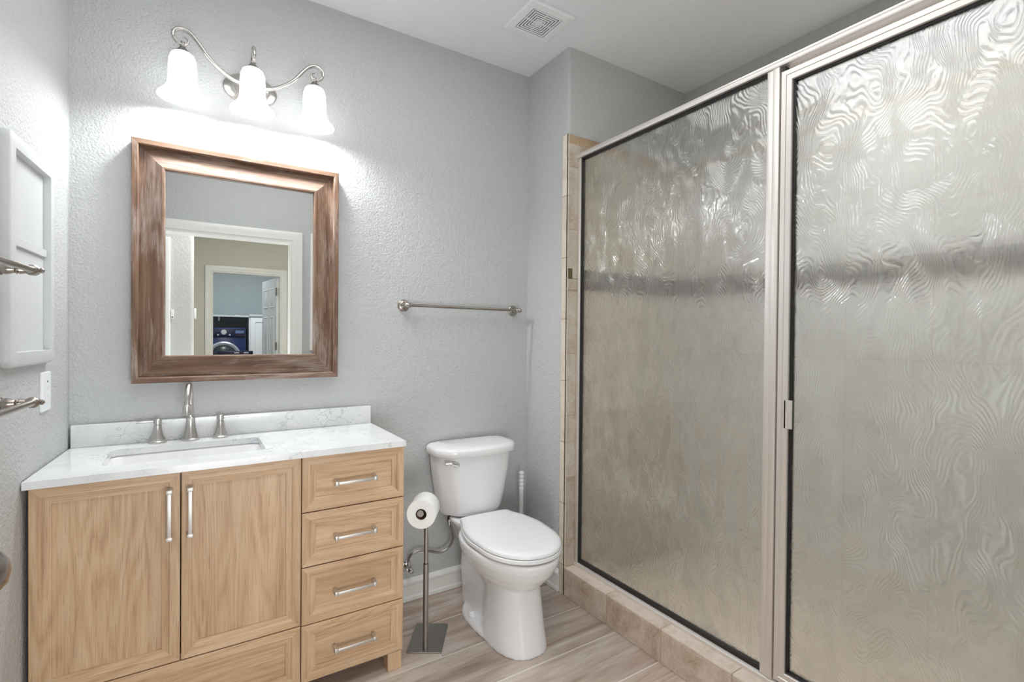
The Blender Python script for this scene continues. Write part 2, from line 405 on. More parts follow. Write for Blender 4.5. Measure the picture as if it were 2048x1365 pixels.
bm = bmesh.new(); casing(bm, 0.152, 1.046, 2.048, YF); jamb(bm, 0.1401, 1.0559, 2.0599, YF-0.119, YF-0.001)
casing(bm, 0.152, 1.046, 2.048, YF-0.12, out=-1)
struct('trim_1', bm, WTRIM)

# baseboards
def base_prof(bm, p0, p1, nrm):
    pr = [(0, 0), (0.018, 0.002), (0.018, 0.018), (0.012, 0.026), (0.011, 0.076), (0.0165, 0.082), (0.0165, 0.092), (0.010, 0.100), (0.004, 0.108), (0, 0.108)]
    n_ = Vector(nrm)
    rings(bm, [[Vector(p)+n_*a+V(0, 0, b) for a, b in pr] for p in (p0, p1)])
bm = bmesh.new(); base_prof(bm, (1.05, 0, 0), (XR, 0, 0), (0, -1, 0)); struct('baseboard_back', bm, WTRIM)
bm = bmesh.new(); base_prof(bm, (XR, -0.0185, 0), (XR, -0.318, 0), (-1, 0, 0)); struct('baseboard_right', bm, WTRIM)
bm = bmesh.new(); base_prof(bm, (1.15, YF, 0), (1.93, YF, 0), (0, 1, 0)); struct('baseboard_front', bm, WTRIM)

# shower alcove
ZT = 2.303
bm = bmesh.new(); box(bm, XR-0.008, XB, YR-0.008, YR-0.0002, 0, 1.528); box(bm, XR-0.008, XB, YR-0.008, YR-0.0002, 1.636, 2.2)
struct('trim_2', bm, TILE_XZ)
bm = bmesh.new(); box(bm, XR+0.063, XB, YR-0.0075, YR-0.0002, 1.528, 1.636)
box(bm, XR-0.008, XR+0.026, YR-0.0075, YR-0.0002, 1.586, 1.636, mi=1)
box(bm, XR+0.0275, XR+0.0615, YR-0.0075, YR-0.0002, 1.586, 1.636, mi=2); box(bm, XR-0.008, XR+0.0615, YR-0.0075, YR-0.0002, 1.530, 1.584, mi=2)
struct('trim_3', bm, [MOS_X, simple('olive_mosaic_tile', srgb(92, 80, 46), 0.3), TILE_XZ])
TILE_BX = tile_mat('travertine_border_end', 0, 2, 0.15, 0.4, srgb(206, 182, 152), srgb(186, 160, 128), T3, ou=-0.058, ov=-2.25+0.4-0.35)
TILE_BY = tile_mat('travertine_border_back', 1, 2, 0.15, 0.4, srgb(206, 182, 152), srgb(186, 160, 128), T3, ou=0.0, ov=-2.2)
bm = bmesh.new(); box(bm, XR-0.008, XB, YR-0.008, YR-0.0002, 2.2, 2.257)
struct('trim_4', bm, TILE_XZ)
bm = bmesh.new(); box(bm, XR-0.008, XB, YR-0.008, YR-0.0002, 2.257, ZT); struct('trim_5', bm, TILE_BX)
bm = bmesh.new(); box(bm, XR-0.008, XR-0.0002, -0.318, YR-0.0081, 0.0, ZT, 0.0015, 1); struct('trim_6', bm, TILE_ST)
bm = bmesh.new(); box(bm, XB-0.008, XB-0.0002, YF, YR-0.0082, 0, 1.528); box(bm, XB-0.008, XB-0.0002, YF, YR-0.0082, 1.636, 2.257); struct('trim_7', bm, TILE_YZ)
bm = bmesh.new(); box(bm, XB-0.0075, XB-0.0002, YF, YR-0.0082, 1.528, 1.636); struct('trim_8', bm, MOS_Y)
bm = bmesh.new(); box(bm, XB-0.008, XB-0.0002, YF, YR-0.0082, 2.257, ZT); struct('trim_9', bm, TILE_BY)
bm = bmesh.new(); box(bm, 2.10, XB-0.0083, YF+0.0001, YF+0.008, 0.032, ZT); struct('trim_10', bm, TILE_XZ)
struct('trim_11', B(2.10, XB-0.0083, YF+0.0081, YR-0.0083, 0.0001, 0.03), TILE_FL)
bm = bmesh.new(); box(bm, XR-0.008, 2.098, YF+0.0002, YR-0.0083, 0.0002, 0.128, 0.002, 1); struct('trim_12', bm, TILE_CF)
bm = bmesh.new(); box(bm, XR-0.0085, 2.1, YF+0.0002, YR-0.0083, 0.1282, 0.14, 0.004, 2); struct('trim_13', bm, TILE_CT)

# ------------------------------------------------------------------ hall and laundry, seen in the mirror
YH = -4.80
bm = bmesh.new(); box(bm, -1.2, 0.373, YH, -3.0, 0, H)
e = [e for e in bm.edges if all(abs(v.co.x-0.373) < 1e-5 and abs(v.co.y+3.0) < 1e-5 for v in e.verts)]
bmesh.ops.bevel(bm, geom=e, offset=0.03, segments=6, affect='EDGES', profile=0.5); struct('wall_hall_corner', bm, WALL)
bm = bmesh.new(); box(bm, 0.373, 0.556, YH-0.12, YH, 0, H); box(bm, 1.321, 2.4, YH-0.12, YH, 0, H); box(bm, 0.556, 1.321, YH-0.12, YH, 2.05, H)
struct('wall_hall_far', bm, HALLP)
struct('wall_hall_right', B(2.4, 2.52, YH-0.12, YF-0.12, 0, H), HALLP)
struct('wall_hall_left', B(-1.32, -1.2, -3.0, YF-0.12, 0, H), HALLP)
struct('floor_hall', B(-1.32, 2.52, YH-0.12, YF-0.1202, -0.1, -0.001), FLOOR)
struct('ceiling_hall', B(-1.32, 2.52, YH-0.12, YF-0.1202, H, H+0.1), CEIL)
bm = bmesh.new(); casing(bm, 0.568, 1.309, 2.038, YH, wd=0.078); jamb(bm, 0.5561, 1.3209, 2.0499, YH-0.119, YH-0.001); struct('trim_14', bm, WTRIM)
bm = bmesh.new(); casing(bm, -0.72, 0.115, 2.04, -3.0, wd=0.085); box(bm, -0.72, 0.115, -2.999, -2.995, 0, 2.04); struct('door_2', bm, WDOOR)
YL = -7.62
struct('wall_laundry_back', B(0.0, 2.6, YL-0.12, YL, 0, H), LAUNP)
struct('wall_laundry_left', B(-0.12, 0.0, YL-0.12, YH-0.12, 0, H), LAUNP)
struct('wall_laundry_right', B(2.6, 2.72, YL-0.12, YH-0.12, 0, H), LAUNP)
struct('floor_laundry', B(-0.12, 2.72, YL-0.12, YH-0.1202, -0.1, -0.002), FLOOR)
struct('ceiling_laundry', B(-0.12, 2.72, YL-0.12, YH-0.1202, H, H+0.1), CEIL)

# six-panel laundry door, open into the laundry
def panel_door(bm, W, Ht, t, rows):
    box(bm, 0, W, -t/2, t/2, 0, Ht, 0.002, 1)
    for z0, z1 in rows:
        for x0, x1 in ((0.10, W/2-0.045), (W/2+0.045, W-0.10)):
            for s in (-1, 1):
                r = []
                for ins, d in ((0, 0.0005), (0.006, 0.006), (0.012, 0.006), (0.02, 0.0005), (0.034, 0.004)):
                    y = s*(t/2+d)
                    r.append([V(x0+ins, y, z0+ins), V(x1-ins, y, z0+ins), V(x1-ins, y, z1-ins), V(x0+ins, y, z1-ins)])
                rings(bm, r, cap0=False)
bm = bmesh.new(); panel_door(bm, 0.72, 2.02, 0.035, ((0.2, 0.78), (0.92, 1.52), (1.64, 1.9)))
da = math.atan2(-0.70, -0.09)
MD = Matrix.Translation((1.30, YH-0.13, 0.008)) @ Matrix.Rotation(da, 4, 'Z')
bm.transform(MD); door3 = struct('door_3', bm, WDOOR)
for z in (0.28, 1.13, 1.845):
    b2 = bmesh.new(); box(b2, -0.035, 0.035, -0.0215, -0.0185, z-0.05, z+0.05, 0.001, 1); lathe(b2, [(0, 0.007), (0.1, 0.007)], (-0.004, -0.022, z-0.05), n=10)
    box(b2, -0.035, 0.035, 0.0185, 0.0215, z-0.05, z+0.05, 0.001, 1)
    b2.transform(MD); fin('hinge', b2, DNICK, door3)

dr = thing('clothes_dryer', 'dark blue front loading clothes dryer with silver door ring in the laundry beyond the doorway', 'dryer', (0.77, -7.15, 0))
DX0, DX1, DY = 0.462, 1.078, -6.8
fin('body', B(DX0, DX1, -7.5, DY, 0.36, 1.39, 0.012), BLUE, dr)
fin('pedestal', B(DX0, DX1, -7.5, DY+0.004, 0.0, 0.355, 0.008), BLUE, dr)
cp = fin('control_panel', B(DX0+0.01, DX1-0.01, DY-0.01, DY+0.012, 1.235, 1.375, 0.006), DBLUE, dr)
bm = bmesh.new(); lathe(bm, [(0, 0.042), (0.02, 0.04), (0.026, 0.034)], (0.768, DY+0.012, 1.315), (0, 1, 0), 24); fin('dial', bm, SILVER, cp)
for x, z, rr in ((0.69, 1.275, 0.014), (0.85, 1.275, 0.014)):
    bm = bmesh.new(); lathe(bm, [(0, rr), (0.01, rr*0.9)], (x, DY+0.012, z), (0, 1, 0), 16); fin('button', bm, SILVER, cp)
fin('display', B(0.93, 1.05, DY+0.012, DY+0.0135, 1.30, 1.345), NOZZLE, cp)
fin('drawer_slot', B(0.93, 1.06, DY+0.012, DY+0.016, 1.255, 1.28, 0.002), DARK, cp)
bm = bmesh.new(); lathe(bm, [(0, 0.24), (0.02, 0.238), (0.035, 0.22), (0.03, 0.19), (0.012, 0.175)], (0.768, DY, 0.93), (0, 1, 0), 48, cap1=False); dd = fin('door', bm, SILVER, dr)
bm = bmesh.new(); lathe(bm, [(0.0, 0.178), (0.02, 0.175), (0.035, 0.12), (0.04, 0.02)], (0.768, DY, 0.93), (0, 1, 0), 48); fin('door_window', bm, DGLASS, dd)
wm = thing('washing_machine', 'low blue washing machine top with control panel standing in front of the dryer', 'washing machine', (0.93, -6.2, 0))
fin('body', B(0.64, 1.10, -6.35, -5.9, 0.0, 0.98, 0.012), BLUE, wm)
cp = fin('control_panel', B(0.66, 1.10, -5.96, -5.9, 0.985, 1.046, 0.006), DBLUE, wm)
for x in (0.86, 0.98): fin('display', B(x, x+0.06, -5.9, -5.897, 1.012, 1.03), SILVER, cp)
sh = thing('laundry_shelf', 'pale shelf board spanning above the blue dryer', 'shelf', (0.6, -7.3, 1.56))
fin('board', B(0.02, 1.13, -7.6, -6.9, 1.563, 1.592, 0.002), GREYW, sh); fin('bracket', B(0.70, 0.72, -7.6, -7.0, 1.5, 1.562), SILVER, sh)
lc = thing('laundry_cabinet', 'white laundry cabinet with shaker door right of the dryer', 'cabinet', (1.45, -7.3, 0))
fin('carcass', B(1.13, 1.75, -7.6, -6.92, 0.0, 1.575), WDOOR, lc)
fin('worktop', B(1.135, 1.76, -7.6, -6.89, 1.576, 1.612, 0.003), GREYW, lc)
def shaker(bm, x0, x1, z0, z1, y, prof, mi_side=0, mi_rail=0, mi_panel=0, out=-1, back=0.018):
    """mitred panelled front in the xz plane; prof = (inset, depth behind the front face)"""
    r = [[V(x0+i, y-out*d, z0+i), V(x1-i, y-out*d, z0+i), V(x1-i, y-out*d, z1-i), V(x0+i, y-out*d, z1-i)] for i, d in prof]
    r = [[V(x0, y-out*back, z0), V(x1, y-out*back, z0), V(x1, y-out*back, z1), V(x0, y-out*back, z1)]] + r
    vr = [[bm.verts.new(p) for p in q] for q in r]
    for a, b in zip(vr, vr[1:]):
        for i in range(4):
            j = (i+1) % 4
            f = bm.faces.new((a[i], a[j], b[j], b[i])); f.material_index = mi_rail if i in (0, 2) else mi_side
    bm.faces.new(vr[0]).material_index = mi_panel; bm.faces.new(vr[-1]).material_index = mi_panel
bm = bmesh.new(); shaker(bm, 1.15, 1.72, 0.1, 1.56, -6.9, [(0, 0), (0.07, 0), (0.078, 0.01)], out=1, back=0.018); fin('door', bm, WDOOR, lc, sm=0)

th = thing('wall_thermostat', 'small white thermostat on the hall corner wall, seen edge on in the mirror', 'thermostat', (0.373, -3.35, 1.44))
fin('case', B(0.3735, 0.392, -3.40, -3.29, 1.43, 1.53, 0.004), WPLATE, th); fin('screen', B(0.392, 0.3932, -3.375, -3.315, 1.48, 1.515), NOZZLE, th)
kp = thing('alarm_keypad', 'small white alarm keypad on the hall wall beside the door casing', 'keypad', (0.21, -3.0, 1.44))
fin('case', B(0.204, 0.226, -2.9995, -2.985, 1.42, 1.50, 0.003), WPLATE, kp); fin('slot', B(0.208, 0.222, -2.985, -2.9842, 1.43, 1.437), DARK, kp)

fr = thing('wall_panel_frame', 'white moulded frame on the front wall beside the doorway, glimpsed at the mirror edge', 'frame', (1.45, YF, 1.15))
bm = bmesh.new()
rg = []
for i, d in ((0, 0), (0, 0.022), (0.02, 0.026), (0.035, 0.018), (0.05, 0.022), (0.058, 0.008)):
    rg.append([V(1.197+i, YF+d, 1.16+i), V(1.66-i, YF+d, 1.16+i), V(1.66-i, YF+d, 2.14-i), V(1.197+i, YF+d, 2.14-i)])
rings(bm, rg, cap1=False); fin('frame', bm, WTRIM, fr, sm=0)
fin('panel', B(1.254, 1.603, YF+0.001, YF+0.008, 1.217, 2.083), WDOOR, fr)

# ------------------------------------------------------------------ bathroom door, open against the left wall
bm = bmesh.new(); panel_door(bm, 0.86, 2.03, 0.035, ((0.2, 0.78), (0.92, 1.52), (1.64, 1.9)))
MD = Matrix.Translation((0.105, -2.20, 0.008)) @ Matrix.Rotation(math.radians(92.2), 4, 'Z')
bm.transform(MD); door1 = struct('door_1', bm, WDOOR)
bm = bmesh.new()
lathe(bm, [(0, 0.032), (0.006, 0.032), (0.01, 0.026), (0.014, 0.013), (0.032, 0.012), (0.038, 0.02), (0.046, 0.027), (0.058, 0.0295), (0.07, 0.026), (0.078, 0.016), (0.081, 0.004)], (0.79, -0.0175, 0.975), (0, -1, 0), 32)
bm.transform(MD); fin('door_knob', bm, DNICK, door1)

# ------------------------------------------------------------------ vanity
van = thing('bathroom_vanity', 'light oak bathroom vanity with two doors and five drawers under white counter', 'vanity', (0.53, -0.24, 0))
VY = -0.458; ZV = 0.864
bm = bmesh.new()
box(bm, 0.012, 0.028, VY+0.02, -0.004, 0.075, 0.865); box(bm, 1.044, 1.06, VY+0.019, -0.004, 0.075, 0.865)
box(bm, 0.028, 1.044, VY+0.02, -0.004, 0.075, 0.09); box(bm, 0.028, 1.044, -0.014, -0.004, 0.09, 0.865); box(bm, 0.683, 0.699, VY+0.02, -0.014, 0.09, 0.865)
box(bm, 0.028, 0.683, VY+0.02, VY+0.04, 0.26, 0.285); box(bm, 0.028, 1.044, VY+0.02, VY+0.05, 0.85, 0.865)
fin('carcass', bm, OAKY, van, sm=0)
PD = [(0, 0.0015), (0.0015, 0), (0.027, 0), (0.029, 0.0025), (0.047, 0.004), (0.0475, 0.0095)]
def handle(bm, p0, p1, vertical):
    # flat squared pull standing on two feet
    st = VY-0.030
    if vertical:
        x = p0[0]
        box(bm, x-0.006, x+0.006, st-0.004, st+0.004, p0[1], p1[1], 0.0018, 2)
        for z, s in ((p0[1], 1), (p1[1], -1)):
            a, b = sorted((z, z+s*0.013)); box(bm, x-0.0085, x+0.0085, st-0.005, VY-0.001, a, b, 0.002, 2)
    else:
        z = p0[1]
        box(bm, p0[0], p1[0], st-0.004, st+0.004, z-0.006, z+0.006, 0.0018, 2)
        for x, s in ((p0[0], 1), (p1[0], -1)):
            a, b = sorted((x, x+s*0.013)); box(bm, a, b, st-0.005, VY-0.001, z-0.0085, z+0.0085, 0.002, 2)
def front(name, x0, x1, z0, z1, h=None, vert=False, hl=None, panel_mi=0):
    bm = bmesh.new(); shaker(bm, x0, x1, z0, z1, VY, PD, 0, 1, panel_mi)
    o = fin(name, bm, [OAKV, OAKH], van, sm=0)
    b2 = bmesh.new(); handle(b2, h[0], h[1], vert); fin('handle', b2, PULL, o, label='brushed nickel bar pull')
    return o
front('door', -0.006, 0.3395, 0.277, ZV, ((0.312, 0.664), (0.312, 0.82)), True, panel_mi=0)
front('door', 0.3425, 0.6895, 0.277, ZV, ((0.3655, 0.664), (0.3655, 0.82)), True, panel_mi=0)
front('drawer', -0.006, 0.6895, 0.07, 0.2735, ((0.268, 0.169), (0.42, 0.169)), panel_mi=1)
for z0, z1 in ((0.6705, ZV), (0.4775, 0.667), (0.2735, 0.474), (0.07, 0.270)):
    zc = (z0+z1)/2-0.003
    front('drawer', 0.6925, 1.062, z0, z1, ((0.798, zc), (0.950, zc)), panel_mi=1)
for x0, x1, y0, y1 in ((1.003, 1.058, VY+0.0, VY+0.055), (0.014, 0.07, VY+0.022, VY+0.075), (1.0, 1.055, -0.07, -0.015), (0.014, 0.07, -0.07, -0.015)):
    fin('leg', B(x0, x1, y0, y1, 0, 0.0748, 0.002, 1), OAKV, van)

# worktop with the sink cut-out
bm = bmesh.new()
ZC = 0.888; ZB = 0.8665
def lwx(y): return 0.006+0.055*y+0.004
outer = [V(lwx(-0.473), -0.473, ZC), V(1.0635, -0.473, ZC), V(1.0635, -0.002, ZC), V(lwx(-0.002), -0.002, ZC)]
SX, SY, HX, HY = 0.3625, -0.243, 0.2275, 0.128
hole = rrect(SX, SY, HX, HY, 0.028, ZC)
ev = []
for loop in (outer, hole):
    vs = [bm.verts.new(p) for p in loop]
    ev += [bm.edges.new((vs[i], vs[(i+1) % len(vs)])) for i in range(len(vs))]
r = bmesh.ops.triangle_fill(bm, use_beauty=True, use_dissolve=False, edges=ev)
fs = list(bm.faces)
ex = bmesh.ops.extrude_face_region(bm, geom=fs)
for v in [g for g in ex['geom'] if isinstance(g, bmesh.types.BMVert)]: v.co.z = ZB
ct = fin('countertop', bm, QUARTZ, sm=30); tag(ct, 'white veined quartz countertop with backsplash on the oak vanity', 'countertop')
fin('backsplash', B(0.012, 1.0635, -0.0205, -0.002, ZC, 0.968, 0.0015, 1), QUARTZ, ct)
sk = thing('bathroom_sink', 'white rectangular undermount sink basin in the quartz countertop', 'sink', (SX, SY, 0.74))
bm = bmesh.new()
rings(bm, [rrect(SX, SY, HX+0.03, HY+0.022, 0.03, ZB-0.0005), rrect(SX, SY, HX+0.004, HY+0.004, 0.03, ZB-0.0008), rrect(SX, SY, HX-0.004, HY-0.002, 0.032, ZB-0.012), rrect(SX, SY, HX-0.02, HY-0.012, 0.04, 0.80), rrect(SX, SY, HX-0.045, HY-0.03, 0.05, 0.765), rrect(SX, SY, HX-0.09, HY-0.06, 0.05, 0.757)], cap0=False)
fin('basin', bm, PORC, sk, sm=60)
bm = bmesh.new(); lathe(bm, [(0, 0.024), (0.004, 0.022), (0.005, 0.012)], (SX, SY+0.02, 0.757), n=24); fin('drain', bm, CHROME, sk)

fa = thing('bathroom_faucet', 'brushed nickel widespread faucet with arched spout behind the sink', 'faucet', (0.364, -0.05, ZC))
bm = bmesh.new(); FX, FY = 0.364, -0.051
lathe(bm, [(0, 0.030), (0.006, 0.030), (0.009, 0.026), (0.012, 0.0255), (0.03, 0.021), (0.055, 0.0165), (0.08, 0.0145), (0.084, 0.0155), (0.088, 0.0135), (0.09, 0.010)], (FX, FY, ZC)); fin('base', bm, NICKEL, fa)
pts = [(FX, FY, ZC+0.085), (FX, FY, 1.02)]
for k in range(1, 13):
    a = PI*k/13; pts.append((FX-0.010*k/13, FY-0.05+0.05*math.cos(a), 1.052+0.054*math.sin(a)-0.01*(k/13)))
pts += [(FX-0.011, FY-0.1, 1.028)]
bm = bmesh.new(); tube(bm, pts, 0.0098, 20); sp_ = fin('spout', bm, NICKEL, fa, sm=50)
bm = bmesh.new(); lathe(bm, [(0, 0.0115), (0.004, 0.0135), (0.012, 0.0125), (0.03, 0.0145), (0.038, 0.0165), (0.039, 0.012)], (FX-0.011, FY-0.1, 1.036), (0, 0, -1)); fin('aerator', bm, NICKEL, sp_)
for x, s in ((0.2615, -1), (0.4625, 1)):
    bm = bmesh.new()
    lathe(bm, [(0, 0.028), (0.006, 0.028), (0.009, 0.024), (0.013, 0.0245), (0.03, 0.0175), (0.05, 0.0135), (0.064, 0.0125), (0.066, 0.009), (0.069, 0.009), (0.071, 0.0125), (0.086, 0.0125), (0.088, 0.011)], (x, FY+0.004, ZC))
    hb = fin('handle', bm, NICKEL, fa)
    b2 = bmesh.new(); tube(b2, [(x+s*0.010, FY+0.004, ZC+0.0785), (x+s*0.016, FY+0.004, ZC+0.079), (x+s*0.03, FY+0.004, ZC+0.0795), (x+s*0.06, FY+0.004, ZC+0.08), (x+s*0.064, FY+0.004, ZC+0.08)], [0.005, 0.0042, 0.0045, 0.0068, 0.006], 14, flat=(0.7, 1.1), up=(0, 0, 1)); fin('lever', b2, NICKEL, hb)

# ------------------------------------------------------------------ mirror
mi = thing('wall_mirror', 'rectangular mirror in a wide weathered reddish brown wood frame above the vanity', 'mirror', (0.545, 0, 1.109))
MX0, MX1, MZ0, MZ1 = 0.182, 0.908, 1.1095, 2.002
prof = [(0, 0.0), (0, 0.048), (0.002, 0.05), (0.018, 0.05), (0.021, 0.047), (0.0225, 0.026), (0.04, 0.0265), (0.088, 0.044), (0.092, 0.046), (0.098, 0.046), (0.101, 0.043), (0.1015, 0.026)]
bm = bmesh.new()
vr = [[bm.verts.new(p) for p in (V(MX0+i, -d, MZ0+i), V(MX1-i, -d, MZ0+i), V(MX1-i, -d, MZ1-i), V(MX0+i, -d, MZ1-i))] for i, d in prof]
for a, b in zip(vr, vr[1:]):
    for i in range(4):
        j = (i+1) % 4; f = bm.faces.new((a[i], a[j], b[j], b[i])); f.material_index = 1 if i in (0, 2) else 0
fin('frame', bm, [REDV, REDH], mi, sm=0)
bm = bmesh.new(); i = 0.095
fin('glass', B(MX0+i, MX1-i, -0.031, -0.004, MZ0+i, MZ1-i), MIRROR, mi, sm=0)

# ------------------------------------------------------------------ vanity light
LX, LY, LZ = 0.566, -0.115, 2.272
vl = thing('vanity_light', 'three shade brushed nickel vanity light with scrolled arms above the mirror', 'wall light', (LX, 0, 2.28))
bm = bmesh.new(); lathe(bm, [(0, 0.098), (0.008, 0.098), (0.014, 0.092), (0.022, 0.070), (0.03, 0.066), (0.034, 0.055), (0.04, 0.02)], (LX, 0, 2.288), (0, -1, 0), 48)
for v in bm.verts: v.co.z = 2.288+(v.co.z-2.288)*0.62
fin('backplate', bm, NICKEL, vl)
bm = bmesh.new(); tube(bm, [(LX, -0.03, 2.285), (LX, -0.075, 2.276)], 0.012); fin('stem', bm, NICKEL, vl)
half = [(0.0, 2.270), (0.06, 2.274), (0.105, 2.293), (0.145, 2.323), (0.18, 2.368), (0.205, 2.395), (0.232, 2.404), (0.254, 2.392), (0.258, 2.370), (0.244, 2.350), (0.226, 2.347), (0.213, 2.357), (0.214, 2.370), (0.226, 2.376)]
for s in (-1, 1):
    pts = spline([(LX+s*d, -0.075-0.040*min(d/0.15, 1), z) for d, z in half], 8)
    N = len(pts); rad = [0.0105 if k < N*0.45 else 0.0105-0.0055*(k-N*0.45)/(N*0.55) for k in range(N)]
    bm = bmesh.new(); tube(bm, pts, rad, 14, flat=(1.25, 0.62), up=(0, 1, 0))
    tube(bm, [p+V(0, -0.011, -0.004) for p in pts[:int(N*0.62)]], [q*0.62 for q in rad[:int(N*0.62)]], 12, up=(0, 1, 0))
    fin('arm', bm, NICKEL, vl, sm=50)
pts = spline([(LX, -0.07, 2.272), (LX, -0.085, 2.33), (LX, -0.10, 2.375), (LX, -0.125, 2.398), (LX, -0.15, 2.388), (LX, -0.155, 2.362), (LX, -0.14, 2.345)], 8)
bm = bmesh.new(); tube(bm, pts, [0.009-0.003*k/len(pts) for k in range(len(pts))], 14); fin('arm', bm, NICKEL, vl, sm=50)
for sx, sy in ((LX-0.229, -0.117), (LX+0.226, -0.117), (LX-0.003, -0.135)):
    bm = bmesh.new()
    pr = [(2.318, 0.014), (2.316, 0.026), (2.308, 0.036), (2.29, 0.0425), (2.26, 0.0445), (2.22, 0.045), (2.198, 0.048), (2.182, 0.056), (2.168, 0.067), (2.157, 0.0775), (2.153, 0.078), (2.156, 0.074), (2.168, 0.063), (2.182, 0.052), (2.198, 0.0445), (2.22, 0.0415), (2.26, 0.041), (2.29, 0.039), (2.306, 0.033), (2.313, 0.024), (2.314, 0.014)]
    lathe(bm, [(z-2.0, r_) for z, r_ in pr], (sx, sy, 2.0), n=40, cap0=False, cap1=False)
    so = fin('shade', bm, SHADE, vl, sm=70)
    bm = bmesh.new(); lathe(bm, [(0, 0.006), (0.012, 0.0075), (0.015, 0.011), (0.019, 0.0085), (0.03, 0.016), (0.04, 0.026), (0.043, 0.028), (0.044, 0.022)], (sx, sy, 2.3575), (0, 0, -1), 28); fin('socket_cup', bm, STEEL, so)
    bm = bmesh.new(); lathe(bm, [(0, 0.013), (0.03, 0.014), (0.05, 0.022), (0.068, 0.027), (0.082, 0.024), (0.093, 0.01)], (sx, sy, 2.312), (0, 0, -1), 20); fin('bulb', bm, BULB, so)
    d = bpy.data.lights.new('vanity_bulb_light', 'POINT'); d.energy = VANITY_W; d.shadow_soft_size = 0.03; d.color = (0.96, 0.98, 1.0)
    o = bpy.data.objects.new('vanity_bulb_light', d); o.location = (sx, sy, 2.192); COL.objects.link(o)

# ------------------------------------------------------------------ towel bars
def towel_bar(t, a, b, off, z, nrm, along, mat, local=False, ext=0.0):
    nrm = Vector(nrm); al = Vector(along)
    for p, s in ((Vector(a), 1), (Vector(b), -1)):
        bm = bmesh.new()
        lathe(bm, [(0.0005, 0.029), (0.005, 0.029), (0.008, 0.025), (0.012, 0.024), (0.015, 0.017), (0.02, 0.015)], p, nrm, 32); ro = fin('rosette', bm, mat, t, local=local)
        bm = bmesh.new()
        lathe(bm, [(0.018, 0.012), (0.026, 0.013), (0.034, 0.0125), (0.044, 0.0085), (0.047, 0.0115), (0.05, 0.0085), (0.053, 0.0115), (off-0.013, 0.009), (off-0.006, 0.013), (off+0.004, 0.0135), (off+0.010, 0.010), (off+0.013, 0.006), (off+0.017, 0.007), (off+0.021, 0.003)], p, nrm, 28)
        fin('post', bm, mat, t, local=local)
    bm = bmesh.new()
    p0 = Vector(a)+nrm*off; p1 = Vector(b)+nrm*off; L = (p1-p0).length; d = (p1-p0).normalized()
    lathe(bm, [(-0.018, 0.004), (-0.016, 0.009), (-0.012, 0.0105), (-0.008, 0.0085), (0.0, 0.0105), (0.014, 0.0115), (0.018, 0.0085), (0.022, 0.0085), (0.024, 0.0075), (L-0.024, 0.0075), (L-0.022, 0.0085), (L-0.018, 0.0085), (L-0.014, 0.0115), (L, 0.0105), (L+0.008, 0.0085), (L+0.012, 0.0105), (L+0.016, 0.009), (L+0.018, 0.004)], p0, d, 24)
    fin('bar', bm, mat, t, local=local)
t = thing('towel_bar', 'long satin nickel towel bar on the back wall above the toilet', 'towel bar', (1.535, 0, 1.435))
towel_bar(t, (1.223, 0, 1.4365), (1.848, 0, 1.434), 0.062, 0, (0, -1, 0), (1, 0, 0), DNICK)
for z, lb in ((1.444, 'upper satin nickel towel bar on the left wall, crossing in front of the white cabinet'), (1.123, 'lower satin nickel towel bar on the left wall, level with the white outlet')):
    Lp = Matrix.Translation(LORG) @ Matrix.Rotation(LROT, 4, 'Z') @ V(0, -0.66, z)
    t = thing('towel_bar', lb, 'towel bar', Lp, LROT, group=None)
    towel_bar(t, (0, 0, 0), (0, -0.46, 0), 0.076, 0, (1, 0, 0), (0, 1, 0), DNICK, local=True)

# ------------------------------------------------------------------ left wall cabinet and outlet
def lw(y, z): return Matrix.Translation(LORG) @ Matrix.Rotation(LROT, 4, 'Z') @ V(0, y, z)
cb = thing('wall_cabinet', 'white shallow open wall cabinet with rounded frame and one shelf on left wall', 'cabinet', lw(-0.425, 1.203), LROT)
bm = bmesh.new(); hx, hz = 0.178, 0.595
def rr2(ins, d, rad):
    return [V(d, p.x, p.y) for p in rrect(0, hz/2, hx-ins, hz/2-ins, rad, 0)]
rings(bm, [rr2(0, 0.0005, 0.02), rr2(0, 0.014, 0.02), rr2(0.002, 0.018, 0.02), rr2(0.007, 0.02, 0.016), rr2(0.038, 0.02, 0.002), rr2(0.0385, 0.0025, 0.002)], cap1=False)
fin('frame', bm, CABW, cb, local=True, sm=40)
fin('back_panel', B(0.0006, 0.0028, -hx+0.037, hx-0.037, 0.037, hz-0.037), CABW, cb, local=True)
fin('shelf', B(0.0029, 0.0105, -hx+0.039, hx-0.039, 0.315, 0.338, 0.001, 1), CABW, cb, local=True)
ol = thing('wall_outlet', 'white rectangular outlet with night light plate on left wall under cabinet', 'outlet', lw(-0.271, 1.054), LROT)
bm = bmesh.new(); rings(bm, [[V(d, p.x, p.y) for p in rrect(0, 0.06, 0.041-i, 0.06-i, 0.004, 0)] for i, d in ((0, 0.0004), (0, 0.004), (0.003, 0.007))]); fin('plate', bm, WPLATE, ol, local=True)
rc = fin('receptacle', B(0.0071, 0.0085, -0.017, 0.017, 0.026, 0.094, 0.0005, 1), PLAST, ol, local=True)
fin('indicator_light', B(0.0086, 0.0089, -0.006, 0.006, 0.098-0.01, 0.098-0.005), NOZZLE, rc, local=True)
for z in (0.07, 0.046):
    for y in (-0.006, 0.006): fin('slot', B(0.0086, 0.0088, y-0.0008, y+0.0008, z-0.004, z+0.004), SILVER, rc, local=True)

